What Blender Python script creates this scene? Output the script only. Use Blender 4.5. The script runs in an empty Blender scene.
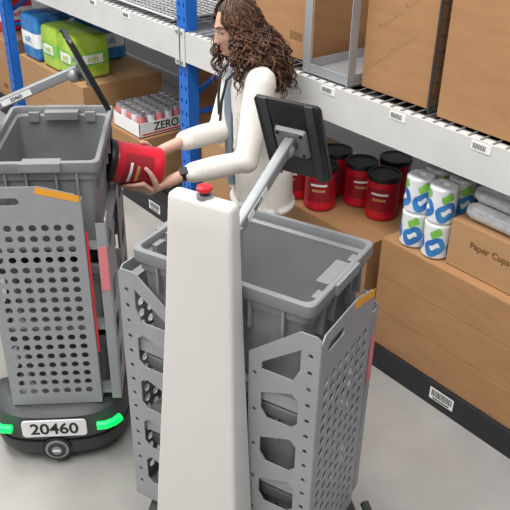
import bpy, bmesh, math, random
from mathutils import Vector, Matrix
random.seed(7)
R=math.radians
YAW=50.64
scene=bpy.context.scene
try:
    scene.view_settings.view_transform='Standard'
except Exception: pass

# ------------------------------------------------------------ materials
def mat(name,col,rough=0.5,metal=0.0,var=0.0,scale=8.0,bump=0.0,bscale=None,emit=0,stretch=None,detail=4,col2=None):
    m=bpy.data.materials.new(name); m.use_nodes=True
    nt=m.node_tree; b=nt.nodes['Principled BSDF']
    b.inputs['Base Color'].default_value=(*col,1)
    b.inputs['Roughness'].default_value=rough
    b.inputs['Metallic'].default_value=metal
    tc=nt.nodes.new('ShaderNodeTexCoord'); mp=nt.nodes.new('ShaderNodeMapping')
    nt.links.new(tc.outputs['Object'],mp.inputs['Vector'])
    if stretch: mp.inputs['Scale'].default_value=stretch
    if var>0 or col2:
        n=nt.nodes.new('ShaderNodeTexNoise'); n.inputs['Scale'].default_value=scale; n.inputs['Detail'].default_value=detail
        nt.links.new(mp.outputs[0],n.inputs['Vector'])
        r=nt.nodes.new('ShaderNodeValToRGB')
        r.color_ramp.elements[0].position=0.32; r.color_ramp.elements[1].position=0.68
        c2=col2 if col2 else tuple(min(1,c*(1+var)) for c in col)
        c1=col if col2 else tuple(c*(1-var) for c in col)
        r.color_ramp.elements[0].color=(*c1,1); r.color_ramp.elements[1].color=(*c2,1)
        nt.links.new(n.outputs['Fac'],r.inputs['Fac']); nt.links.new(r.outputs['Color'],b.inputs['Base Color'])
    if bump>0:
        n2=nt.nodes.new('ShaderNodeTexNoise'); n2.inputs['Scale'].default_value=bscale or scale*4; n2.inputs['Detail'].default_value=3
        nt.links.new(mp.outputs[0],n2.inputs['Vector'])
        bp=nt.nodes.new('ShaderNodeBump'); bp.inputs['Strength'].default_value=bump; bp.inputs['Distance'].default_value=0.01
        nt.links.new(n2.outputs['Fac'],bp.inputs['Height']); nt.links.new(bp.outputs['Normal'],b.inputs['Normal'])
    if emit>0:
        b.inputs['Emission Color'].default_value=(*col,1); b.inputs['Emission Strength'].default_value=emit
    return m
M={}
M['floor']=mat('concrete_floor',(0.33,0.318,0.30),0.36,0,0.16,2.2,0.05,40,detail=9)
M['wall']=mat('painted_wall',(0.62,0.63,0.64),0.7,0,0.04,1.5)
M['panelgrey']=mat('powder_grey_steel',(0.34,0.345,0.36),0.45,0.15,0.04,20)
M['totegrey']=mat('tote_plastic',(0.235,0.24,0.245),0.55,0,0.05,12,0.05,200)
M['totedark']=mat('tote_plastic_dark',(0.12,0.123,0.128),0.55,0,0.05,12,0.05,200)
M['dark']=mat('dark_plastic',(0.035,0.037,0.04),0.45,0,0.1,15)
M['darkgrey']=mat('dark_grey_plastic',(0.05,0.052,0.056),0.45,0,0.1,15)
M['black']=mat('black_plastic',(0.010,0.010,0.012),0.4)
M['screen']=mat('glass_screen',(0.02,0.022,0.03),0.12)
M['white']=mat('white_column_plastic',(0.68,0.655,0.62),0.38,0,0.015,5)
M['label']=mat('white_label',(0.85,0.85,0.84),0.5)
M['ink']=mat('black_ink',(0.02,0.02,0.02),0.6)
M['red']=mat('red_plastic',(0.62,0.02,0.03),0.3)
M['redcan']=mat('red_canister_plastic',(0.55,0.008,0.025),0.3,0,0.08,10)
M['gold']=mat('gold_label',(0.55,0.28,0.10),0.4)
M['darkred']=mat('dark_red_label',(0.30,0.008,0.02),0.4)
M['orange']=mat('orange_sticker',(0.85,0.38,0.03),0.5)
M['pink']=mat('pink_sticker',(0.75,0.22,0.24),0.5)
M['green']=mat('green_led',(0.0,0.75,0.12),0.3,emit=1.0)
M['ledoff']=mat('led_lens_off',(0.06,0.07,0.065),0.3)
M['steel']=mat('brushed_steel',(0.30,0.31,0.32),0.4,0.4,0.05,30)
M['beam']=mat('beam_grey_paint',(0.62,0.62,0.61),0.45,0,0.04,6)
M['binsteel']=mat('bin_grey_steel',(0.40,0.41,0.43),0.4,0.3,0.04,6)
M['blue']=mat('rack_blue_paint',(0.015,0.15,0.58),0.4,0,0.06,8)
M['wire']=mat('galvanised_wire',(0.38,0.38,0.38),0.4,0.6)
M['deck']=mat('deck_dark_steel',(0.05,0.05,0.055),0.6)  # even dark steel colour for the rack deck bars and sheet
M['card']=mat('cardboard',(0.38,0.20,0.088),0.8,0,0.07,6,0.06,60,stretch=(1,1,5))
M['card2']=mat('cardboard_pale',(0.43,0.245,0.115),0.8,0,0.06,6,0.06,60,stretch=(1,1,5))
M['card3']=mat('cardboard_dark',(0.27,0.13,0.055),0.8,0,0.07,6,0.06,60,stretch=(1,1,5))
M['tape']=mat('packing_tape',(0.43,0.255,0.12),0.25)
M['print']=mat('brown_print',(0.16,0.075,0.03),0.8)
M['palletblk']=mat('pallet_black_plastic',(0.018,0.018,0.021),0.55,0,0.2,10)
M['paper']=mat('paper_roll_white',(0.78,0.79,0.80),0.35,0,0.02,30,0.1,80)
M['cups']=mat('wrapped_paper_cups',(0.66,0.67,0.68),0.2,0,0.12,40)
M['pblue']=mat('pack_blue',(0.02,0.12,0.42),0.3,0,0.0,12,col2=(0.05,0.28,0.62))
M['pgreen']=mat('pack_green',(0.1,0.42,0.06),0.3,0,0.0,12,col2=(0.35,0.65,0.1))
M['plime']=mat('pack_lime',(0.30,0.52,0.03),0.3,0,0.0,10,col2=(0.5,0.70,0.1))
M['alu']=mat('aluminium',(0.6,0.6,0.62),0.3,0.9)
M['skin']=mat('skin',(0.62,0.36,0.27),0.5,0,0.04,20,0.04,180)
M['lips']=mat('lips',(0.50,0.17,0.15),0.4)
M['eyewhite']=mat('eye_white',(0.8,0.8,0.78),0.2)
M['iris']=mat('iris_brown',(0.06,0.03,0.015),0.15)
M['hair1']=mat('hair_brown',(0.085,0.036,0.018),0.42)
M['hair2']=mat('hair_chestnut',(0.17,0.072,0.034),0.4)
M['hair3']=mat('hair_dark',(0.035,0.016,0.01),0.5)
M['fleece']=mat('cream_jacket_cloth',(0.78,0.75,0.69),0.95,0,0.04,60,0.18,110)
M['shirt']=mat('grey_blue_shirt',(0.22,0.27,0.33),0.8,0,0.05,50)
M['denim']=mat('dark_denim',(0.04,0.055,0.10),0.85,0,0.12,60,0.2,200)
M['shoe']=mat('shoe_white',(0.6,0.6,0.58),0.5)

# ------------------------------------------------------------ mesh builder
def curve_mesh(splines,th):
    cu=bpy.data.curves.new('tmp','CURVE'); cu.dimensions='2D'; cu.fill_mode='BOTH'; cu.extrude=th/2
    for pts in splines:
        sp=cu.splines.new('POLY'); sp.points.add(len(pts)-1)
        for i,p in enumerate(pts): sp.points[i].co=(p[0],p[1],0,1)
        sp.use_cyclic_u=True
    ob=bpy.data.objects.new('tmp',cu); scene.collection.objects.link(ob)
    dg=bpy.context.evaluated_depsgraph_get(); dg.update()
    me=bpy.data.meshes.new_from_object(ob.evaluated_get(dg))
    bpy.data.objects.remove(ob); bpy.data.curves.remove(cu)
    return me
def text_mesh(s,size,th=0.0006):
    cu=bpy.data.curves.new('tmp','FONT'); cu.body=s; cu.size=size; cu.extrude=th/2; cu.align_x='CENTER'; cu.align_y='CENTER'; cu.offset=size*0.018
    ob=bpy.data.objects.new('tmp',cu); scene.collection.objects.link(ob)
    dg=bpy.context.evaluated_depsgraph_get(); dg.update()
    me=bpy.data.meshes.new_from_object(ob.evaluated_get(dg))
    bpy.data.objects.remove(ob); bpy.data.curves.remove(cu)
    return me
def frame(o,x,y,z):
    m=Matrix.Identity(4)
    for i,v in enumerate((x,y,z,o)):
        for j in range(3): m[j][i]=v[j]
    return m
def circ(cx,cy,r,n=10): return [(cx+r*math.cos(2*math.pi*i/n),cy+r*math.sin(2*math.pi*i/n)) for i in range(n)]
def rrect(hx,hy,r,seg=4,cx=0,cy=0):
    pts=[]
    for (sx,sy,a0) in ((1,1,0),(-1,1,90),(-1,-1,180),(1,-1,270)):
        for k in range(seg+1):
            a=R(a0+90*k/seg); pts.append((cx+sx*(hx-r)+r*math.cos(a),cy+sy*(hy-r)+r*math.sin(a)))
    return pts
class MB:
    def __init__(s): s.bm=bmesh.new(); s.mats=[]
    def mi(s,m):
        m=M[m] if isinstance(m,str) else m
        if m not in s.mats: s.mats.append(m)
        return s.mats.index(m)
    def face(s,vs,i):
        try:
            f=s.bm.faces.new(vs); f.material_index=i; return f
        except ValueError: return None
    def box(s,x0,x1,y0,y1,z0,z1,m,mx=None):
        i=s.mi(m); c=[Vector((x,y,z)) for x in (x0,x1) for y in (y0,y1) for z in (z0,z1)]
        if mx: c=[mx@p for p in c]
        v=[s.bm.verts.new(p) for p in c]
        for q in ((0,1,3,2),(4,6,7,5),(0,4,5,1),(2,3,7,6),(0,2,6,4),(1,5,7,3)): s.face([v[k] for k in q],i)
    def loft(s,loops,m,cap0=True,cap1=True,mx=None):
        i=s.mi(m); L=[]
        for lp in loops:
            L.append([s.bm.verts.new(mx@Vector(p) if mx else Vector(p)) for p in lp])
        n=len(L[0])
        for a,b in zip(L[:-1],L[1:]):
            for k in range(n): s.face([a[k],a[(k+1)%n],b[(k+1)%n],b[k]],i)
        if cap0: s.face(list(reversed(L[0])),i)
        if cap1: s.face(L[-1],i)
    def tube(s,pts,rad,m,seg=12,cap=True,flat=None,side=None,round_ends=False,mx=None):
        pts=[Vector(p) for p in pts]
        if not isinstance(rad,(list,tuple)): rad=[rad]*len(pts)
        rad=list(rad)
        if round_ends:
            d0=(pts[0]-pts[1]).normalized(); d1=(pts[-1]-pts[-2]).normalized()
            a,b=pts[0],pts[-1]; ra,rb=rad[0],rad[-1]
            pts=[a+d0*ra*.95,a+d0*ra*.6]+pts+[b+d1*rb*.6,b+d1*rb*.95]
            rad=[ra*.25,ra*.8]+rad+[rb*.8,rb*.25]
        loops=[]; up=None
        for i,p in enumerate(pts):
            t=(pts[min(i+1,len(pts)-1)]-pts[max(i-1,0)]).normalized()
            if up is None:
                if side is not None: up=Vector(side)
                else: up=Vector((0,0,1)) if abs(t.z)<.9 else Vector((1,0,0))
            up=(up-t*up.dot(t)).normalized(); w=t.cross(up)
            r=rad[i]; f=1 if flat is None else flat
            loops.append([p+up*(r*math.cos(2*math.pi*k/seg))+w*(r*f*math.sin(2*math.pi*k/seg)) for k in range(seg)])
        s.loft(loops,m,cap,cap,mx)
    def cyl(s,p0,p1,r0,m,r1=None,seg=24,mx=None):
        s.tube([p0,p1],[r0,r0 if r1 is None else r1],m,seg,mx=mx)
    def ell(s,c,r,m,mx=None,u=24,v=16):
        i=s.mi(m); rows=[]
        c=Vector(c)
        for a in range(1,v):
            th=math.pi*a/v
            rows.append([Vector((r[0]*math.sin(th)*math.cos(2*math.pi*k/u),r[1]*math.sin(th)*math.sin(2*math.pi*k/u),r[2]*math.cos(th))) for k in range(u)])
        T=(lambda p:(mx@(p))+c) if mx else (lambda p:p+c)
        rv=[[s.bm.verts.new(T(p)) for p in row] for row in rows]
        top=s.bm.verts.new(T(Vector((0,0,r[2])))); bot=s.bm.verts.new(T(Vector((0,0,-r[2]))))
        for a,b in zip(rv[:-1],rv[1:]):
            for k in range(u): s.face([a[k],b[k],b[(k+1)%u],a[(k+1)%u]],i)
        for k in range(u):
            s.face([top,rv[0][k],rv[0][(k+1)%u]],i); s.face([bot,rv[-1][(k+1)%u],rv[-1][k]],i)
    def addmesh(s,me,mx,m):
        i=s.mi(m); n=len(s.bm.faces); me.transform(mx)
        s.bm.from_mesh(me); s.bm.faces.ensure_lookup_table()
        for f in s.bm.faces[n:]: f.material_index=i
        bpy.data.meshes.remove(me)
    def plate(s,outer,holes,th,mx,m): s.addmesh(curve_mesh([outer]+holes,th),mx,m)
    def text(s,t,size,mx,m): s.addmesh(text_mesh(t,size),mx,m)
    def finish(s,name,mx=None,bevel=0,parent=None,angle=35,recalc=True,remesh=0,smooth=0):
        if recalc: bmesh.ops.recalc_face_normals(s.bm,faces=s.bm.faces[:])
        me=bpy.data.meshes.new(name); s.bm.to_mesh(me); s.bm.free()
        for m in s.mats: me.materials.append(m)
        me.polygons.foreach_set('use_smooth',[True]*len(me.polygons))
        if angle<170: me.set_sharp_from_angle(angle=R(angle))
        ob=bpy.data.objects.new(name,me); scene.collection.objects.link(ob)
        if mx is not None: ob.matrix_world=mx
        if parent is not None: ob.parent=parent
        if remesh:
            r=ob.modifiers.new('remesh','REMESH'); r.mode='VOXEL'; r.voxel_size=remesh; r.use_smooth_shade=True
            if smooth:
                q=ob.modifiers.new('smooth','SMOOTH'); q.factor=0.5; q.iterations=smooth
        if bevel:
            b=ob.modifiers.new('bevel','BEVEL'); b.width=bevel; b.segments=2; b.limit_method='ANGLE'; b.angle_limit=R(50)
        return ob

# ------------------------------------------------------------ room
b=MB(); b.box(-12,5,-5,3.9,-0.1,0,'floor'); b.finish('floor')
b=MB(); b.box(-12,5,3.9,4.02,0,5,'wall')
b.finish('wall_back')
b=MB(); b.box(-12.12,-12,-5,4.02,0,5,'wall'); b.finish('wall_left')
b=MB(); b.box(-12,5,3.87,3.9,0,0.12,'beam'); b.finish('baseboard_back')

# ------------------------------------------------------------ pallet rack
TF=2.29
posts=[-8.475,-5.96,-3.445,-0.93,1.585]
b=MB()
for p in posts:
    for t in (TF,3.26):
        b.box(p-.045,p-.039,t,t+.07,0,3.0,'blue'); b.box(p+.039,p+.045,t,t+.07,0,3.0,'blue')
        yy=(t,t+.006) if t==TF else (t+.064,t+.07)
        outer=[(-.045,0),(.045,0),(.045,3.0),(-.045,3.0)]
        holes=[]
        for k in range(39):
            z=.06+k*.075
            for sx in (-.022,.022): holes.append([(sx-.007,z-.012),(sx+.007,z-.012),(sx+.005,z+.012),(sx-.005,z+.012)])
        b.plate(outer,holes,.005,frame((p,yy[0]+.003,0),(1,0,0),(0,0,1),(0,-1,0)),'blue')
        b.box(p-.06,p+.06,t-.02 if t!=TF else t,t+.09,0,.01,'blue')
    for k in range(4):
        z0=.25+k*.65
        b.tube([(p,TF+.06,z0),(p,3.27,z0+.5)],.016,'blue',8)
        b.tube([(p,TF+.06,z0+.55),(p,3.27,z0+.55)],.016,'blue',8)
for a,c in zip(posts[:-1],posts[1:]):
    for t in (TF-.012,3.30):
        b.box(a+.047,c-.047,t,t+.04,1.115,1.275,'beam')
        b.box(a+.047,c-.047,t+.04,t+.058,1.115,1.235,'beam')
    for q,sg in ((a,1),(c,-1)):
        x0,x1=sorted((q+sg*.046,q-sg*.005)); b.box(x0,x1,TF-.018,TF-.012,1.09,1.29,'beam')
        for z in (1.11,1.27): b.cyl((q+sg*.02,TF-.026,z),(q+sg*.02,TF-.018,z),.008,'steel',seg=10)
    n=5
    for k in range(n):
        s=a+.3+k*(c-a-.5)/n
        b.box(s,s+.085,TF-.0145,TF-.012,1.235,1.268,'label')
        for j in range(9): b.box(s+.008+j*.0065,s+.011+j*.0065,TF-.0155,TF-.0145,1.242,1.262,'ink')
    x=a+.12
    while x<c-.1:
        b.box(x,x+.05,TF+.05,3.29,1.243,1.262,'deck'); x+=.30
    x=a+.07
    while x<c-.06:
        b.box(x,x+.005,TF+.0,3.33,1.276,1.281,'wire'); b.box(x,x+.005,TF-.006,TF-.0,1.255,1.281,'wire'); x+=.055
    y=TF+.03
    while y<3.3:
        b.box(a+.06,c-.06,y,y+.005,1.271,1.276,'wire'); y+=.10
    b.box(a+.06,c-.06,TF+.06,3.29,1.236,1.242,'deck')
b.finish('pallet_rack')

def barcode_label(b,s,y,z,w=.13,h=.06):
    b.box(s-w/2,s+w/2,y-.0015,y,z-h/2,z+h/2,'label')
    x=s-w/2+.012
    random.seed(int(abs(s)*100))
    while x<s+w/2-.012:
        q=random.choice((.002,.004,.005)); b.box(x,x+q,y-.0025,y-.0015,z-h/2+.02,z+h/2-.006,'ink'); x+=q+.003
    b.box(s-w/2+.02,s+w/2-.02,y-.0025,y-.0015,z-h/2+.006,z-h/2+.013,'ink')

def pallet(s0,s1,labs):
    b=MB(); y0,y1=TF-.005,3.2
    b.box(s0,s1,y0,y0+.03,.0,.125,'palletblk')
    b.box(s0,s1,y1-.03,y1,.0,.125,'palletblk')
    n=9
    for k in range(n):
        y=y0+.035+k*(y1-y0-.06)/n
        b.box(s0,s1,y,y+.07,.10,.125,'palletblk')
    for k in range(3):
        x=s0+k*(s1-s0-.1)/2
        b.box(x,x+.1,y0+.03,y1-.03,.0,.10,'palletblk')
    for q in labs: barcode_label(b,q,y0,.07)
    b.finish('plastic_pallet',bevel=.004)
for s0,s1,lb in ((-8.38,-7.25,()),(-7.2,-6.07,()),(-5.87,-4.74,(-5.2,)),(-4.68,-3.55,(-4.29,-3.82)),(-3.36,-2.22,(-2.9,)),(-2.17,-1.03,(-1.47,)),(-.84,.3,())): pallet(s0,s1,lb)

# ------------------------------------------------------------ cardboard boxes
def carton(s0,s1,t0,t1,z0,z1,m='card',layers=1,text=None,name='cardboard_box',bars=True,flaps=True,diag=None):
    b=MB(); H=(z1-z0)/layers
    for L in range(layers):
        za=z0+L*H+.001; zb=z0+(L+1)*H-.001
        b.box(s0,s1,t0,t1,za,zb-.004,m)
        ym=(t0+t1)/2
        b.box(s0+.001,s1-.001,t0+.001,ym-.002,zb-.004,zb,m); b.box(s0+.001,s1-.001,ym+.002,t1-.001,zb-.004,zb,m)
        if flaps:
            b.box(s0-.0006,s1+.0006,ym-.025,ym+.025,zb,zb+.0006,'tape')
            b.box(s1,s1+.0008,ym-.025,ym+.025,zb-.07,zb,'tape')
        if text:
            b.text(text,min(.04,H*.22),frame(((s0+s1)/2-.04,t0-.001,za+H*.62),(1,0,0),(0,0,1),(0,-1,0)),'print')
        if diag:
            for j,zz in enumerate((.18,.36)):
                c_,s_=math.cos(R(38)),math.sin(R(38))
                b.text(diag,.032,frame(((s0+s1)/2-.04+.05*j,t0-.001,za+zz),(c_,0,s_),(-s_,0,c_),(0,-1,0)),'tape')
        if bars:
            x=s1-.16
            for j in range(10): b.box(x,x+.004,t0-.001,t0,za+H*.16,za+H*.16+.04,'print'); x+=.009
            x=t1-.16
            for j in range(10): b.box(s1,s1+.001,x,x+.004,za+H*.16,za+H*.16+.04,'print'); x+=.009
    return b.finish(name,bevel=.003)
Z0=.127
carton(-1.92,-1.02,2.30,2.92,Z0,.68,'card',3,flaps=True,bars=False)
carton(-1.61,-1.04,2.35,2.74,.683,.89,'card2',1,'Paper Cups 12 oz',bars=True)
carton(-1.53,-1.04,2.78,3.18,.683,1.05,'card3',1)
carton(-2.72,-2.02,2.33,2.88,Z0,.585,'card',2)
carton(-3.34,-2.80,2.33,2.9,Z0,.70,'card2',2)
carton(-4.66,-4.0,2.31,2.95,Z0,.46,'card',1)
carton(-5.84,-4.78,2.33,2.98,Z0,.60,'card2',2)
carton(-4.55,-4.0,2.98,3.19,Z0,.9,'card3',1)
carton(-8.2,-7.3,2.35,3.1,Z0,.85,'card',2)
carton(-7.15,-6.15,2.35,3.1,Z0,.62,'card2',1)
ZD=1.283
carton(-1.75,-1.12,2.335,2.95,ZD,2.05,'card',1,bars=False)
carton(-2.19,-1.83,2.37,2.85,ZD,1.82,'card',1,bars=False,diag='this side up  this side up')
carton(-2.98,-2.56,2.42,2.95,ZD,1.80,'card',1)
carton(-.80,-.1,2.35,2.95,ZD,1.8,'card',1)
carton(-2.45,-2.22,2.9,3.2,ZD,1.6,'card3',1)
b=MB()
for i,(y,z) in enumerate(((2.41,.893+.036),(2.484,.893+.036),(2.447,.893+.099))):
    pts=[];rad=[]
    x=-1.55
    while x<-1.12:
        pts+= [(x,y,z),(x+.010,y,z),(x+.0105,y,z)]; rad+=[.036,.033,.036]; x+=.018
    b.tube(pts,rad,'cups',20)
    b.cyl((-1.575,y,z),(-1.55,y,z),.026,'cups',.036,20)
b.finish('paper_cup_sleeves')

def divider(s,t0,t1,z0,z1,m,r=.006,grid=True,name='wire_shelf_divider'):
    b=MB()
    b.tube([(s,t0,z0+r),(s,t0,z1),(s,t1,z1),(s,t1,z0+r),(s,t0,z0+r)],r,m,8)
    if grid:
        y=t0+.04
        while y<t1-.02: b.tube([(s,y,z0+r),(s,y,z1)],r*.45,m,6); y+=.04
        z=z0+.06
        while z<z1: b.tube([(s,t0,z),(s,t1,z)],r*.45,m,6); z+=.06
    b.finish(name)
divider(-1.79,2.33,2.95,ZD,2.0,'dark')
def bin_frame(s0,s1,t0,t1,z0,z1,bars=True,m='beam',w=.03,name='steel_bin_frame'):
    b=MB()
    for s in (s0,s1-.004):
        o=[(t0,z0),(t1,z0),(t1,z1),(t0,z1)]; h=[(t0+w,z0+w),(t0+w,z1-w),(t1-w,z1-w),(t1-w,z0+w)]
        b.plate(o,[h],.004,frame((s,0,0),(0,1,0),(0,0,1),(1,0,0)),m)
        if bars:
            for k in range(4):
                y=t0+w+(k+.8)*(t1-t0-2*w)/5; b.box(s,s+.004,y,y+.012,z0+w,z1-w,m)
    b.box(s0,s1,t0,t0+.004,z0,z0+.045,m); b.box(s0,s1,t0,t1,z0,z0+.004,m)
    b.box(s0,s0+w,t0-.001,t0+.004,z0,z1,m); b.box(s1-.012,s1,t0-.001,t0+.004,z0,z0+.05,m)
    b.finish(name,bevel=.001)
bin_frame(-2.50,-2.215,2.31,2.86,ZD,1.9,False,'binsteel',.045)
b=MB(); s0,s1,t0,t1,z1=-4.30,-3.62,2.36,2.8,1.60; zb=ZD+.008
for z in (zb,ZD+.16,z1): b.tube([(s0,t0,z),(s1,t0,z),(s1,t1,z),(s0,t1,z),(s0,t0,z)],.006,'beam',6)
x=s0
while x<=s1+.001:
    b.tube([(x,t0,z1),(x,t0,zb),(x,t1,zb),(x,t1,z1)],.003,'beam',6); x+=.04
y=t0
while y<=t1+.001:
    b.tube([(s0,y,z1),(s0,y,zb),(s1,y,zb),(s1,y,z1)],.003,'beam',6); y+=.044
b.finish('wire_basket')

def tote_geo(b,cx,cy,z0,z1,hx,hy,m='totegrey',th=.006,lip=.018,ribs=True):
    hb=.86
    def lp(s,z,r=.035,hx_=hx,hy_=hy): return [(x,y,z) for x,y in rrect(hx_*1.0-s,hy_-s,.024,4,cx,cy)]
    tb=(1-hb)*min(hx,hy)*.55
    loops=[lp(tb+lip,z0),lp(lip+.004,z1-.075),lp(lip-.004,z1-.07),lp(lip-.006,z1-.045),lp(.002,z1-.04),lp(0,z1-.035),lp(0,z1-.003),lp(.003,z1),lp(.015,z1),lp(.017,z1-.004),lp(.017,z1-.028),lp(.028,z1-.034),lp(lip+th+.004,z1-.06),lp(tb+lip+th,z0+th)]
    b.loft(loops,m)
    if ribs:
        for sx in (-1,1):
            for k in (-.7,-.35,0,.35,.7):
                b.box(cx+k*hx-.004,cx+k*hx+.004,*sorted((cy+sx*(hy-lip-tb*.6),cy+sx*(hy-.004))),z1-.13,z1-.042,m)
            for k in (-.6,-.25,.25,.6):
                b.box(*sorted((cx+sx*(hx-lip-tb*.6),cx+sx*(hx-.004))),cy+k*hy-.004,cy+k*hy+.004,z1-.13,z1-.042,m)
            b.box(*sorted((cx+sx*(hx-.001),cx+sx*(hx+.008))),cy-.07,cy+.07,z1-.032,z1-.002,m)
            b.box(*sorted((cx+sx*(hx-.060),cx+sx*(hx-.022))),cy-.065,cy+.065,z1-.040,z1-.010,m)
            for q in (-.55,.55): b.box(*sorted((cx+sx*(hx-.040),cx+sx*(hx-.022))),cy+q*hy-.02,cy+q*hy+.02,z1-.055,z1-.018,m)
b=MB(); tote_geo(b,-4.78,2.55,ZD,1.5,.22,.16,'pblue'); b.finish('storage_crate')

# ------------------------------------------------------------ red canisters
def canister_geo(b,mx,h=.225,r=.08,lab=(-90,90)):
    def ring(rr,z,n=40): return [(rr*math.cos(2*math.pi*k/n),rr*math.sin(2*math.pi*k/n),z) for k in range(n)]
    b.loft([ring(r*.9,0),ring(r*.97,.004),ring(r,.012),ring(r,.03),ring(r*.985,.034),ring(r*.985,h-.045),ring(r,h-.04),ring(r,h-.03),ring(r*.96,h-.022)],'redcan',mx=mx)
    b.loft([ring(r*1.02,h-.026),ring(r*1.03,h-.022),ring(r*1.03,h-.004),ring(r*1.0,h),ring(r*.9,h),ring(r*.88,h-.004),ring(.001,h-.004)],'black',mx=mx)
    for a0 in lab:
        for (w,z0,z1,m,o) in ((55,.05,h-.06,'darkred',.0015),(24,.105,.118,'gold',.003),(30,.135,.146,'label',.003)):
            i=b.mi(m); pr=None
            for k in range(13):
                a=R(a0-w+2*w*k/12)
                q=[b.bm.verts.new(mx@Vector(((r*.985+o)*math.cos(a),(r*.985+o)*math.sin(a),z))) for z in (z0,z1)]
                if pr: b.face([pr[0],q[0],q[1],pr[1]],i)
                pr=q
def canister(s,t,z,rot=0):
    b=MB(); canister_geo(b,Matrix.Rotation(R(rot),4,'Z')); b.finish('coffee_canister',Matrix.Translation((s,t,z)))
for (s,t,rot) in ((-2.20,2.60,30),(-2.37,2.62,50),(-2.55,2.62,10),(-2.46,2.43,40),(-2.63,2.43,15),(-2.30,2.79,0)):
    canister(s,t,.587,rot)

# ------------------------------------------------------------ paper rolls pack
def roll_pack(s,t,z,ns,nt,nz,r=.058,h=.165,name='paper_towel_pack'):
    b=MB()
    for i in range(ns):
        for j in range(nt):
            for k in range(nz):
                x=s+i*r*2.04;y=t+j*r*2.04;zz=z+k*(h+.002)
                def ring(rr,q,n=28): return [(x+rr*math.cos(2*math.pi*a/n),y+rr*math.sin(2*math.pi*a/n),zz+q) for a in range(n)]
                b.loft([ring(r*.9,0),ring(r,.008),ring(r,h-.01),ring(r*.88,h),ring(r*.3,h),ring(r*.28,h-.02)],'paper')
                for a0 in (-150,-60,30,120):
                    for (w,zc,hz,m,o) in ((42,.36,.27,'pblue',.0010),(24,.76,.13,'pgreen',.0010),(20,.38,.08,'label',.0020)):
                        im=b.mi(m); pr=None
                        for q in range(11):
                            u=-1+q/5; a=R(a0+w*u+(k*25)); e=math.sqrt(max(.02,1-u*u))*h*hz; sh=h*.05*math.sin(3*u)
                            v=[b.bm.verts.new(Vector((x+(r+o)*math.cos(a),y+(r+o)*math.sin(a),zz+h*zc+sh+d*e))) for d in (-1,1)]
                            if pr: b.face([pr[0],v[0],v[1],pr[1]],im)
                            pr=v
    b.finish(name)
roll_pack(-1.81,2.375,.683,2,2,2,.06,.160)
roll_pack(-1.80,2.66,.683,2,3,2,.058,.165)
def soft_pack(s,t,z,w,d,h,m,m2):
    b=MB()
    def lp(k,zz): return [(x,y,zz) for x,y in rrect(w/2*k,d/2*k,.03*k,5,s,t)]
    b.loft([lp(.85,z),lp(.98,z+.015),lp(1,z+.05),lp(1.01,z+h*.5),lp(1,z+h-.05),lp(.96,z+h-.015),lp(.8,z+h)],m)
    def lp2(k,zz): return [(x,y,zz) for x,y in rrect(w/2*1.015,d/2*1.015,.032,5,s,t)]
    b.loft([lp2(1,z+h*.3),lp2(1,z+h*.62)],m2,False,False)
    b.box(s-w*.28,s+w*.28,t-d/2*1.02-.004,t-d/2*1.02+.002,z+h*.36,z+h*.56,'label')
    b.box(s+w/2*1.02-.002,s+w/2*1.02+.004,t-d*.28,t+d*.28,z+h*.36,z+h*.56,'label')
    b.text('soft',h*.2,frame((s+w/2*1.02+.005,t,z+h*.46),(0,1,0),(0,0,1),(1,0,0)),m)
    b.text('soft',h*.2,frame((s,t-d/2*1.02-.005,z+h*.46),(1,0,0),(0,0,1),(0,-1,0)),m)
    b.finish('tissue_multipack')
soft_pack(-5.05,2.50,.602,.26,.28,.31,'plime','pgreen')
soft_pack(-5.33,2.50,.602,.26,.28,.31,'plime','pgreen')
soft_pack(-5.65,2.50,.602,.28,.30,.34,'pblue','label')
soft_pack(-5.40,2.82,.602,.30,.28,.34,'pblue','label')
soft_pack(-6.6,2.6,.622,.34,.30,.32,'red','label')
soft_pack(-6.95,2.6,.622,.26,.30,.32,'pblue','red')

# ------------------------------------------------------------ case of cans
b=MB(); s0,s1,t0,t1,z=-4.36,-4.03,2.33,2.74,.462
b.box(s0,s1,t0,t1,z,z+.005,'label')
for (x0,x1,y0,y1) in ((s0,s1,t0,t0+.004),(s0,s1,t1-.004,t1),(s0,s0+.004,t0,t1),(s1-.004,s1,t0,t1)): b.box(x0,x1,y0,y1,z,z+.095,'label')
b.box(s1,s1+.001,t0+.02,t1-.02,z+.012,z+.022,'red')
b.text('ZERO',.075,frame((s1+.001,(t0+t1)/2,z+.055),(0,1,0),(0,0,1),(1,0,0)),'ink')
for i in range(5):
    for j in range(6):
        x=s0+.034+i*.0655; y=t0+.04+j*.066
        def ring(rr,q,n=18): return [(x+rr*math.cos(2*math.pi*a/n),y+rr*math.sin(2*math.pi*a/n),z+.006+q) for a in range(n)]
        b.loft([ring(.024,0),ring(.031,.012),ring(.031,.13)],'paper' if (i+j)%2 else 'pink',True,False)
        b.loft([ring(.031,.13),ring(.026,.148),ring(.026,.151),ring(.023,.149),ring(.001,.148)],'alu',False,True)
b.finish('beverage_can_case')

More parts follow.
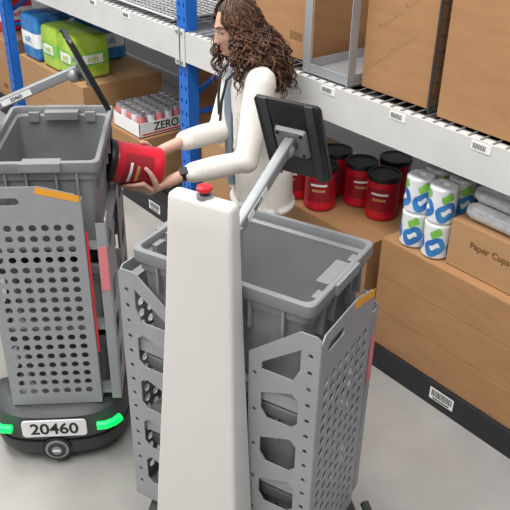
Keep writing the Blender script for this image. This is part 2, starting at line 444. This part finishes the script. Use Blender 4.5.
# ------------------------------------------------------------ picking robots
def robot(cx,cy,ang,number,led=True,dz=0.0,swivel=0.0):
    a=R(YAW); wx=cx*math.cos(a)-cy*math.sin(a); wy=cx*math.sin(a)+cy*math.cos(a)
    root=bpy.data.objects.new('picking_robot',None); scene.collection.objects.link(root)
    root.matrix_world=Matrix.Translation((wx,wy,0))@Matrix.Rotation(R(ang+YAW),4,'Z')
    def fin(b,n,off=None,**k):
        ob=b.finish(n,parent=root,**k)
        if off: ob.location=off
        return ob
    b=MB()
    def sup(hx,hy,z,ox=0,n=48,e=3.2):
        o=[]
        for k in range(n):
            t=2*math.pi*k/n; c,s_=math.cos(t),math.sin(t)
            o.append((ox+hx*math.copysign(abs(c)**(2/e),c),hy*math.copysign(abs(s_)**(2/e),s_),z))
        return o
    b.loft([sup(.31,.25,.035),sup(.345,.275,.05),sup(.352,.285,.09),sup(.352,.285,.115)],'dark')
    b.loft([sup(.340,.272,.115),sup(.340,.272,.13)],'black',False,False)
    b.loft([sup(.350,.283,.13),sup(.347,.28,.19),sup(.335,.272,.228),sup(.31,.25,.247),sup(.28,.22,.252)],'darkgrey')
    for sx in (-.22,.22):
        for sy in (-.2,.2): b.cyl((sx,sy-.02,.04),(sx,sy+.02,.04),.04,'black',seg=20)
    b.cyl((0,-.27,.075),(0,-.22,.075),.075,'black'); b.cyl((0,.22,.075),(0,.27,.075),.075,'black')
    b.loft([[(.349,y,z) for y,z in rrect(.125,.040,.015,4,0,.190)],[(.356,y,z) for y,z in rrect(.125,.040,.015,4,0,.190)]],'label')
    b.text(number,.075,frame((.3575,0,.188),(0,1,0),(0,0,1),(1,0,0)),'ink')
    b.cyl((.345,0,.085),(.360,0,.085),.058,'black',seg=32); b.cyl((.36,0,.085),(.364,0,.085),.046,'steel',seg=32); b.cyl((.364,0,.085),(.367,0,.085),.036,'dark',seg=32)
    b.cyl((.366,0,.085),(.370,0,.085),.020,'steel',seg=24); b.box(.369,.372,-.014,.014,.081,.089,'label')
    for sg in (-1,1):
        pts=[Vector((.349,sg*.165,.190)),Vector((.345,sg*.200,.190)),Vector((.330,sg*.232,.192)),Vector((.308,sg*.255,.196))]
        b.tube(pts,.017,'green' if led else 'ledoff',8)
    fin(b,'mobile_base',(.045,-.055,0))
    # --- frame: side panels, brackets
    b=MB()
    PX=.325; Y0,Y1=-.215,.130; ZT,ZB=1.165+dz,.262
    for sg in (1,-1):
        o=[(Y0,ZB),(Y1,ZB),(Y1,ZT-.050),(Y1-.02,ZT-.030),(Y1-.13,ZT),(Y0+.02,ZT),(Y0,ZT-.02)]
        holes=[[(-.165+x,ZT-.055+z) for x,z in rrect(.05,.014,.0135,4,.04,0)]]
        for r in range(19):
            for c in range(7):
                cy_=Y0+.045+c*.0425; cz=.320+r*.0425
                if cz<ZT-.125: holes.append(circ(cy_,cz,.0138,12))
        b.plate(o,holes,.004,frame((sg*PX,0,0),(0,1,0),(0,0,1),(1,0,0)),'panelgrey')
        b.box(*sorted((sg*PX,sg*(PX-.035))),Y1-.002,Y1+.002,ZB,ZT-.055,'panelgrey')
        b.box(*sorted((sg*(PX+.002),sg*(PX-.28))),Y0,Y1,ZB-.008,ZB,'panelgrey')
        mxs=frame((sg*(PX+.0028),Y1-.075,ZT-.030),(0,math.cos(R(-14)),math.sin(R(-14))),(0,-math.sin(R(-14)),math.cos(R(-14))),(1,0,0))
        b.plate([(-.074,-.013),(.074,-.013),(.074,.012),(-.074,.012)],[],.001,mxs,'orange')
        for (yy,xin) in ((Y0,.115),(.205,.10)):
            zt=ZT if yy<0 else ZT-.13
            px=PX if yy<0 else PX-.01
            o=[(px,ZB),(px,zt-.01),(px-.012,zt),(px-.06,zt),(xin,zt-.12),(xin,ZB)]
            h=[]
            h.append([(.155,zt-.165),(.155,zt-.14),(.27,zt-.055),(.27,zt-.12),(.25,zt-.165)])
            for k in range(4 if yy<0 else 3):
                z=.34+k*.165
                h.append([(.175,z),(.25,z),(.27,z+.02),(.27,z+.10),(.25,z+.12),(.155,z+.085),(.155,z+.03)])
            for k in range(15):
                z=.33+k*.055
                if z<zt-.03: h.append(circ(.298,z,.0075,8))
            for k in range(6):
                if .33+k*.13<zt-.15: h.append(circ(.134,.33+k*.13,.0065,8))
            if sg<0: o=[(-x,z) for x,z in o]; h=[[(-x,z) for x,z in q] for q in h]
            b.plate(o,h,.004,frame((0,yy,0),(1,0,0),(0,0,1),(0,-1,0)),'panelgrey')
        b.box(*sorted((sg*(PX-.010),sg*(PX-.014))),.170,.205,ZB,ZT-.15,'panelgrey')
        if sg>0: b.box(PX-.0095,PX-.007,.172,.203,.74+dz,.92+dz,'pink')
        b.box(*sorted((sg*(PX-.012),sg*(PX-.004))),Y1+.003,Y1+.012,.50,1.02,'red')
    for z in (.29,.60,.915+dz):
        b.box(-.30,.30,-.19,.20,z-.012,z,'panelgrey')
        b.box(-.30,.30,-.205,-.20,z-.03,z+.012,'panelgrey')
    fin(b,'perforated_frame')
    b=MB(); tote_geo(b,0,0,.917+dz,1.235+dz,.288,.20); fin(b,'upper_tote')
    b=MB(); tote_geo(b,0,0,.602,.86,.275,.19,'totegrey'); fin(b,'middle_tote')
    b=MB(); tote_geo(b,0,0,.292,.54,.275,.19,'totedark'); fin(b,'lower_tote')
    # --- white column
    b=MB(); L=[]; dc=-.02
    for z,w,f in ((.10,.315,-.345),(.30,.300,-.335),(.49,.284,-.325),(.80,.250,-.306),(1.1,.219,-.288),(1.4,.194,-.274),(1.47,.189,-.270)):
        bk=-.222
        L.append([(x,y,z) for x,y in rrect(w/2,(bk-f)/2,.012,4,-.004,(bk+f)/2)])
    for ins,z in ((.003,1.480),(.010,1.486)):
        L.append([(x,y,z) for x,y in rrect(.0945-ins,.024-ins,.010,4,-.004,-.246)])
    b.loft(L,'white')
    b.box(-.06,.08,-.224,-.19,.25,.90,'panelgrey')
    fin(b,'white_column',angle=50)
    b=MB()
    b.cyl((.0,-.246,1.485),(.0,-.246,1.493),.021,'steel'); b.cyl((.0,-.246,1.493),(.0,-.246,1.502),.012,'black')
    b.tube([(.0,-.246,1.500),(.0,-.246,1.506),(.0,-.246,1.514),(.0,-.246,1.518)],[.015,.020,.019,.010],'red',24)
    fin(b,'emergency_stop')
    # --- arm + tablet
    b=MB()
    A0=Vector((.055,-.225,1.365)); A1=Vector((.035,.125,1.510))
    d=(A1-A0).normalized(); w=Vector((1,0,0)); w=(w-d*w.dot(d)).normalized()
    L=(A1-A0).length; mx=frame(A0,d,w,w.cross(d)*-1)
    b.loft([[(0,y,z) for y,z in rrect(.015,.017,.005,3)],[(L,y,z) for y,z in rrect(.015,.017,.005,3)]],'steel',mx=mx)
    for yy in (-.0165,.0155): b.box(L*.22,L*.52,yy,yy+.001,-.010,.010,'label',mx)
    b.text(number,.018,frame(A0+d*L*.37+w*.0172,d,w.cross(d)*(-1 if w.cross(d).z<0 else 1),w),'ink')
    b.text(number,.018,frame(A0+d*L*.37-w*.0172,-d,w.cross(d)*(-1 if w.cross(d).z<0 else 1),-w),'ink')
    b.box(.02,.09,-.225,-.21,1.33,1.41,'steel')
    fin(b,'tablet_arm')
    b=MB()
    tl=R(24); C=Vector((.035,.150,1.510))
    RZ=Matrix.Rotation(R(swivel),3,'Z')
    n=RZ@Vector((0,math.cos(tl),math.sin(tl))); up=RZ@Vector((0,-math.sin(tl),math.cos(tl))); rt=up.cross(n)
    mx=frame(C,rt,up,n)
    hx,hy=.100,.138
    b.loft([[(x,y,-.008) for x,y in rrect(hx-.006,hy-.006,.012,4)],[(x,y,-.004) for x,y in rrect(hx,hy,.014,4)],[(x,y,.006) for x,y in rrect(hx,hy,.014,4)],[(x,y,.009) for x,y in rrect(hx-.004,hy-.004,.012,4)]],'black',mx=mx)
    b.box(-hx+.016,hx-.016,-hy+.018,hy-.018,.0085,.0098,'screen',mx)
    b.loft([[(x,y,-.020) for x,y in rrect(.045,.045,.006,3)],[(x,y,-.008) for x,y in rrect(.05,.05,.008,3)]],'steel',mx=mx)
    for sx in (-.036,.036):
        for sy in (-.036,.036): b.cyl((sx,sy,-.023),(sx,sy,-.018),.005,'black',seg=10,mx=mx)
    b.cyl((0,0,-.045),(0,0,-.018),.022,'darkgrey',mx=mx); b.ell(C-n*.046,(.024,.024,.024),'steel')
    for sx in (-.07,.07): b.box(sx-.012,sx+.012,-hy-.004,hy+.004,-.011,-.007,'darkgrey',mx)
    fin(b,'tablet')
    return root
robot(-.0024,1.88,-30,'20317',led=False)
robot(-.755,2.63,-85,'20460',dz=.035,swivel=16)

# ------------------------------------------------------------ woman (built in camera-forward axes, then rotated into the hall)
wroot=bpy.data.objects.new('woman',None); scene.collection.objects.link(wroot)
W0=Vector((0.02,3.27,0))
ROT=Matrix.Rotation(R(YAW),4,'Z')
wroot.matrix_world=ROT@Matrix.Translation(W0)
LOC=Matrix.Translation(-W0)
def wfin(b,n,**k):
    ob=b.finish(n,parent=wroot,**k); ob.matrix_local=LOC; return ob
f=Vector((-.96,-.28,0)).normalized(); l=Vector((.28,-.96,0)).normalized(); U=Vector((0,0,1))
def ring(c,a,bk,n=28,tilt=0):
    return [c+l*(a*math.cos(2*math.pi*k/n))+f*(bk*math.sin(2*math.pi*k/n)) for k in range(n)]
NB=Vector((-.045,3.265,1.36)); 
SHL=Vector((.010,3.105,1.31)); SHR=Vector((-.085,3.43,1.31))
EL=Vector((-.045,2.975,1.020)); WL=Vector((-.300,2.900,.985))
ER=Vector((-.17,3.24,1.05)); WR=Vector((-.33,3.03,1.075))
b=MB()
cs=[((.03,3.265,.70),.182,.138),((.03,3.265,.80),.182,.136),((.03,3.265,.88),.180,.132),((.02,3.265,.98),.162,.120),((.005,3.265,1.08),.155,.118),((-.01,3.265,1.17),.165,.122),((-.02,3.265,1.255),.170,.115),((-.032,3.265,1.32),.145,.092),((-.04,3.265,1.36),.09,.075),((-.05,3.262,1.39),.062,.062)]
b.loft([ring(Vector(c),a,k) for c,a,k in cs],'fleece')
for S,E,Wr in ((SHL,EL,WL),(SHR,ER,WR)):
    m=(S+E)/2
    b.tube([S+Vector((0,0,.01)),m,E,(E+Wr)/2,Wr+(E-Wr)*.12],[.068,.060,.056,.050,.044],'fleece',16,round_ends=True)
    b.ell(E,(.055,.055,.055),'fleece'); b.ell(Wr+(E-Wr)*.14,(.048,.048,.03),'fleece')
for k in range(9):
    a=R(-140+k*35)
    b.ell(NB+Vector((-.005,0,.012))+l*.064*math.sin(a)+f*-.055*math.cos(a),(.026,.026,.028),'fleece',u=12,v=8)
b.tube(ring(Vector((.03,3.265,.71)),.184,.14),.014,'fleece',8)
for sg in (-1,1):
    b.tube([NB+f*.06+l*.05*sg,Vector((-.115,3.245,1.22))+l*.06*sg,Vector((-.115,3.245,1.0))+l*.07*sg,Vector((-.10,3.24,.74))+l*.07*sg],.013,'fleece',8)
b.tube([SHL+Vector((-.05,-.03,-.02)),Vector((-.05,3.09,1.18)),Vector((-.03,3.10,1.05))],.012,'fleece',8)
b.tube([Vector((.10,3.14,1.16)),Vector((.06,3.10,1.02)),Vector((.10,3.11,.9))],.012,'fleece',8)
wfin(b,'cream_jacket',remesh=.009,smooth=3)
b=MB()
b.tube([NB+f*.05+Vector((0,0,.01)),NB+f*.085+Vector((0,0,-.08)),Vector((-.13,3.235,1.19)),Vector((-.13,3.235,1.05)),Vector((-.118,3.235,.80))],[.03,.038,.036,.036,.036],'shirt',14,flat=.5,side=l)
wfin(b,'shirt')
b=MB()
for sg in (-1,1):
    b.tube([NB+l*.05*sg-f*.02+U*.035,NB+l*.066*sg+f*.04+U*.014,NB+l*.055*sg+f*.110-U*.06,NB+l*.03*sg+f*.127-U*.16,NB+l*.005*sg+f*.13-U*.27],.0065,'ink',6)
mx=frame(NB+f*.137-U*.32,l,U,f); b.loft([[(x,y,-.003) for x,y in rrect(.03,.045,.006)],[(x,y,.003) for x,y in rrect(.03,.045,.006)]],'label',mx=mx)
wfin(b,'lanyard')
b=MB()
b.loft([ring(Vector((.03,3.265,z)),a,k) for z,a,k in ((.95,.145,.105),(.88,.162,.118),(.80,.165,.12),(.74,.15,.11))],'denim')
for sg in (-1,1):
    h=Vector((.03,3.265,.84))+l*.085*sg; kn=Vector((.015,3.265,.47))+l*.10*sg; an=Vector((.05,3.265,.10))+l*.105*sg
    b.tube([h,(h*.6+kn*.4),kn,(kn*.5+an*.5),an],[.088,.082,.060,.056,.045],'denim',18,round_ends=False)
wfin(b,'trousers',remesh=.01,smooth=3)
b=MB()
for sg in (-1,1):
    an=Vector((.05,3.265,.0))+l*.105*sg
    prof=[(-.075,.025,.03,.045),(-.05,.036,.05,.05),(0,.038,.055,.055),(.06,.043,.04,.04),(.12,.046,.032,.032),(.165,.036,.025,.027),(.185,.018,.02,.02)]
    L=[]
    for y,hw,hz,zc in prof:
        L.append([an+f*y+l*(hw*math.cos(2*math.pi*k/16))+U*max(.004,(zc+hz*math.sin(2*math.pi*k/16))*.98) for k in range(16)])
    b.loft(L,'shoe')
wfin(b,'shoes',angle=60)

# head ---------------------------------------------------
HC=Vector((-.092,3.255,1.507))
hf=Vector((-.90,-.36,-.22)).normalized(); hl=Vector((0,0,1)).cross(hf).normalized()
hu=hf.cross(hl).normalized()
HM=frame(HC,hl,hf,hu)
def hp(dl,df,dz,sc=1.0,face=True):
    x=dl*.074; y=df*.094; z=dz*.118
    if dz<0:
        t=-dz; x*=1-.26*t**1.5
        if df<0: y*=1-.38*t
        else: y+=.030*math.exp(-((dz+.80)/.22)**2)*math.exp(-(dl/.42)**2)
    if face and df>0:
        g=math.exp(-(dl/.15)**2)
        if dz>-.27: pr=max(0,min(1,(.2-dz)/.47))**1.3
        else: pr=math.exp(-((dz+.27)/.075)**2)
        y+=.026*g*pr
        wing=math.exp(-((abs(dl)-.14)/.08)**2)*math.exp(-((dz+.29)/.07)**2); y+=.006*wing
        for sx in (-1,1): y-=.009*math.exp(-((dl-sx*.40)/.17)**2-((dz-.06)/.12)**2)
        y+=.005*math.exp(-((dz-.24)/.10)**2)*math.exp(-(dl/.5)**2)
        lipg=math.exp(-(dl/.24)**2)
        y+=.009*lipg*(math.exp(-((dz+.475)/.045)**2)+.9*math.exp(-((dz+.575)/.05)**2))
        y-=.005*lipg*math.exp(-((dz+.68)/.05)**2)
        x+=math.copysign(.004*math.exp(-((abs(dl)-.65)/.2)**2-((dz+.2)/.2)**2),dl)
    return Vector((x*sc,y*sc,z*sc))
b=MB(); n,m_=112,84; rows=[]
for a in range(1,m_):
    th=math.pi*a/m_; row=[]
    for k in range(n):
        ph=2*math.pi*k/n; d=(math.sin(th)*math.cos(ph),math.sin(th)*math.sin(ph),math.cos(th))
        row.append((b.bm.verts.new(HM@hp(*d)),d))
    rows.append(row)
si,li=b.mi('skin'),b.mi('lips')
for ra,rb in zip(rows[:-1],rows[1:]):
    for k in range(n):
        q=[ra[k],rb[k],rb[(k+1)%n],ra[(k+1)%n]]
        dl=sum(p[1][0] for p in q)/4; df=sum(p[1][1] for p in q)/4; dz=sum(p[1][2] for p in q)/4
        lip= df>0 and abs(dl)<.27 and (abs(dz+.525)<.105*math.sqrt(max(0,1-(dl/.27)**2)))
        b.face([p[0] for p in q],li if lip else si)
tp=b.bm.verts.new(HM@hp(0,0,1)); bt=b.bm.verts.new(HM@hp(0,0,-1))
for k in range(n):
    b.face([tp,rows[0][k][0],rows[0][(k+1)%n][0]],si); b.face([bt,rows[-1][(k+1)%n][0],rows[-1][k][0]],si)
b.tube([HM@Vector((0,-.022,-.06)),HM@Vector((0,-.03,-.11)),NB+Vector((0,0,.03)),NB-Vector((0,0,.03))],[.048,.046,.050,.060],'skin',20)
for sx in (-1,1):
    c=Vector((sx*.073,-.008,-.004)); pts=[]
    for k in range(11):
        a=R(-70+k*30); pts.append(HM@(c+Vector((sx*(.004+.006*math.cos(a)),-.013*math.cos(a)-.002,.028*math.sin(a)*(.9)))))
    b.tube(pts,[.0035]+[.0052]*9+[.0035],'skin',8)
    b.ell(HM@(c+Vector((0,-.002,-.004))),(.008,.012,.020),'skin',u=12,v=8)
wfin(b,'head',angle=180)
b=MB()
for sx in (-1,1):
    c=Vector((sx*.030,.0695,.007))
    b.ell(HM@c,(.0125,)*3,'eyewhite'); b.ell(HM@(c+Vector((0,.0085,-.003))),(.0055,)*3,'iris')
    b.ell(HM@(c+Vector((0,.001,.0055))),(.0145,.0135,.0095),'skin',mx=HM.to_3x3())
    lash=[HM@(c+Vector((sx*.015*math.cos(R(a)) if sx>0 else .015*-math.cos(R(a)),.0125-.003*abs(math.cos(R(a))),-.001+.003*math.sin(R(a))))) for a in (0,45,90,135,180)]
    b.tube(lash,.0014,'hair3',6)
    br=[HM@Vector((sx*x,y,z)) for x,y,z in ((.012,.0965,.028),(.025,.0935,.033),(.04,.084,.034),(.052,.072,.028))]
    b.tube(br,[.0028,.0036,.0030,.0016],'hair1',6)
wfin(b,'eyes_and_brows')
# hair -------------------------------------------------
b=MB(); hi=b.mi('hair3'); rows=[]
for a in range(0,61):
    th=max(.001,math.pi*a/60); row=[]
    for k in range(72):
        ph=2*math.pi*k/72; d=(math.sin(th)*math.cos(ph),math.sin(th)*math.sin(ph),math.cos(th))
        row.append((b.bm.verts.new(HM@hp(*d,1.07+.02*math.sin(ph*9)*math.sin(th*5),False)),d))
    rows.append(row)
for ra,rb in zip(rows[:-1],rows[1:]):
    for k in range(72):
        q=[ra[k],rb[k],rb[(k+1)%72],ra[(k+1)%72]]
        df=sum(p[1][1] for p in q)/4; dz=sum(p[1][2] for p in q)/4
        if (df<.20+.6*max(0,dz) and dz>-.75): b.face([p[0] for p in q],hi)
bmesh.ops.delete(b.bm,geom=[v for v in b.bm.verts if not v.link_faces],context='VERTS')
wfin(b,'hair_cap',angle=180,recalc=True)
def strands(N,mname,name,seed):
    random.seed(seed)
    cu=bpy.data.curves.new(name,'CURVE'); cu.dimensions='3D'; cu.bevel_depth=1.0; cu.bevel_resolution=0; cu.materials.append(M[mname])
    for s in range(N):
        azd=random.uniform(60,300); az=R(azd)
        az0=R(180+(azd-180)*1.22)
        e0=R(random.uniform(30,82)); grow=random.uniform(.0,.06); Lh=random.uniform(.17,.35)
        if abs(azd-180)>95: e0=R(random.uniform(46,80))
        if abs(azd-180)>100: Lh*=.8
        ph0=random.uniform(0,6.28); wl=random.uniform(.045,.085); fr=2*math.pi/wl*random.choice((-1,1)); amp=random.uniform(.007,.016)
        ph1=random.uniform(0,6.28); dr=random.uniform(.006,.018)
        sc=random.uniform(1.04,1.17)
        pts=[]; K=80; tot=.13+Lh
        for k in range(K):
            q=k/(K-1)*tot
            if q<.13:
                fe=1-q/.13; e=e0*fe; az_=az+(az0-az)*min(1,fe*1.6)
                d=(math.cos(e)*math.sin(az_)*1.0,math.cos(e)*math.cos(az_),math.sin(e)); w=HM@hp(*d,sc,False)
            else:
                h=q-.13
                g=grow*min(1,h/.12)+.02*min(1,h/.08)
                base=HM@hp(math.sin(az),math.cos(az),0,sc,False)
                out=(hl*math.sin(az)+hf*math.cos(az)); out.z=0
                w=base+out*g-U*h*.92-f*(h*.30)*(1 if math.cos(az)<.3 else .35)
                w=w+(hl*math.sin(ph1+h*22)+hf*math.cos(ph1+h*19))*dr*min(1,h/.08)
            am=amp*min(1,max(0,q-.03)/.10)
            w=w+hl*(am*math.cos(ph0+fr*q))+hf*(am*math.sin(ph0+fr*q))
            pts.append(w)
        sp=cu.splines.new('POLY'); sp.points.add(K-1); r0=random.uniform(.0022,.0042)
        for k,w in enumerate(pts):
            sp.points[k].co=(*w,1); sp.points[k].radius=r0*(1 if k<K-10 else (K-k)/11)
        sp.use_smooth=True
    ob=bpy.data.objects.new(name,cu); scene.collection.objects.link(ob); ob.parent=wroot; ob.matrix_local=LOC
strands(270,'hair1','hair_curls_brown',3); strands(170,'hair2','hair_curls_chestnut',5); strands(160,'hair3','hair_curls_dark',9)

# held canister and hands --------------------------------
CC=Vector((-.505,2.86,1.045)); A=Vector((-.88,-.34,.30)).normalized()
Nn=Vector((0,-1,0)); Nn=(Nn-A*Nn.dot(A)).normalized(); Bb=A.cross(Nn); 
if Bb.z<0: Bb=-Bb
RC=.085; HL=.1125
def S(a,ph,r): return CC+A*a+(Nn*math.cos(R(ph))+Bb*math.sin(R(ph)))*r
mx=frame(CC-A*HL,Nn,A.cross(Nn),A)
b=MB(); canister_geo(b,mx,r=.085,lab=(0,180)); b.finish('coffee_canister',ROT)
def hand(name,W,E,flip,rot):
    def P(a,ph,r):
        return S(a,(180-ph-rot) if flip else ph+rot,r)
    b=MB()
    kn=[(-.035,-8),(-.033,-24),(-.037,-40),(-.045,-55)]
    mid=P(-.075,-30,RC+.017)
    b.tube([E*.18+W*.82,W,(W+mid)/2],[.029,.025,.024],'skin',14,round_ends=True)
    for i,(a,ph) in enumerate(kn):
        b.tube([W,P(a*.5-.06,(ph-30)/2-3,RC+.018),P(a,ph,RC+.013)],[.019,.0155,.0115],'skin',12,round_ends=True)
    LEN=[.85,.98,.92,.72]
    for i,(a,ph) in enumerate(kn):
        q=LEN[i]
        pts=[P(a,ph,RC+.012),P(a+.034*q,ph-7,RC+.0155),P(a+.058*q,ph-17,RC+.0115),P(a+.074*q,ph-28,RC+.0085)]
        b.tube(pts,[.0098,.0090,.0083,.0070],'skin',12,round_ends=True)
    b.tube([P(-.095,-12,RC+.018),P(-.075,8,RC+.016),P(-.050,24,RC+.0125),P(-.028,34,RC+.009)],[.0145,.0125,.0105,.0085],'skin',12,round_ends=True)
    wfin(b,name,remesh=.0028,smooth=2)
hand('left_hand',WL,EL,False,-14)
hand('right_hand',WR,ER,True,22)
b=MB()
d=(WL-EL).normalized(); c=WL+d*.004
b.tube([c-d*.010,c-d*.009,c+d*.009,c+d*.010],[.026,.0295,.0295,.026],'black',20)
sd=(Vector((0,-.6,.8))-d*Vector((0,-.6,.8)).dot(d)).normalized()
mxw=frame(c+sd*.031,d,sd.cross(d),sd); b.loft([[(x,y,-.005) for x,y in rrect(.018,.016,.005)],[(x,y,.005) for x,y in rrect(.018,.016,.005)]],'black',mx=mxw)
wfin(b,'wrist_watch')

# ------------------------------------------------------------ lights
def area(name,loc,size,sy,e,col=(1,1,1),rot=(0,0,0)):
    L=bpy.data.lights.new(name,'AREA'); L.shape='RECTANGLE'; L.size=size; L.size_y=sy; L.energy=e; L.color=col
    o=bpy.data.objects.new(name,L); scene.collection.objects.link(o); o.location=loc; o.rotation_euler=rot
area('ceiling_lamp',(-2,.2,5.5),7,1.0,330,(1,.985,.96))
area('ceiling_lamp',(-1.5,-3,5.5),7,1.2,260,(1,.985,.96))
area('ceiling_lamp',(-6,.6,5.5),5,2,180,(1,.985,.96))
w=bpy.data.worlds.new('World'); scene.world=w; w.use_nodes=True
bg=w.node_tree.nodes['Background']; bg.inputs[0].default_value=(.93,.96,1,1); bg.inputs[1].default_value=.42

# ------------------------------------------------------------ camera
cam=bpy.data.cameras.new('camera'); co=bpy.data.objects.new('camera',cam); scene.collection.objects.link(co)
co.matrix_world=Matrix.Translation((0,0,2.3))@Matrix.Rotation(R(YAW),4,'Z')@Matrix.Rotation(R(90-30.33),4,'X')@Matrix.Rotation(R(1.1),4,'Z')
cam.sensor_width=36; cam.lens=760.6/510*36; cam.clip_start=.05
scene.camera=co
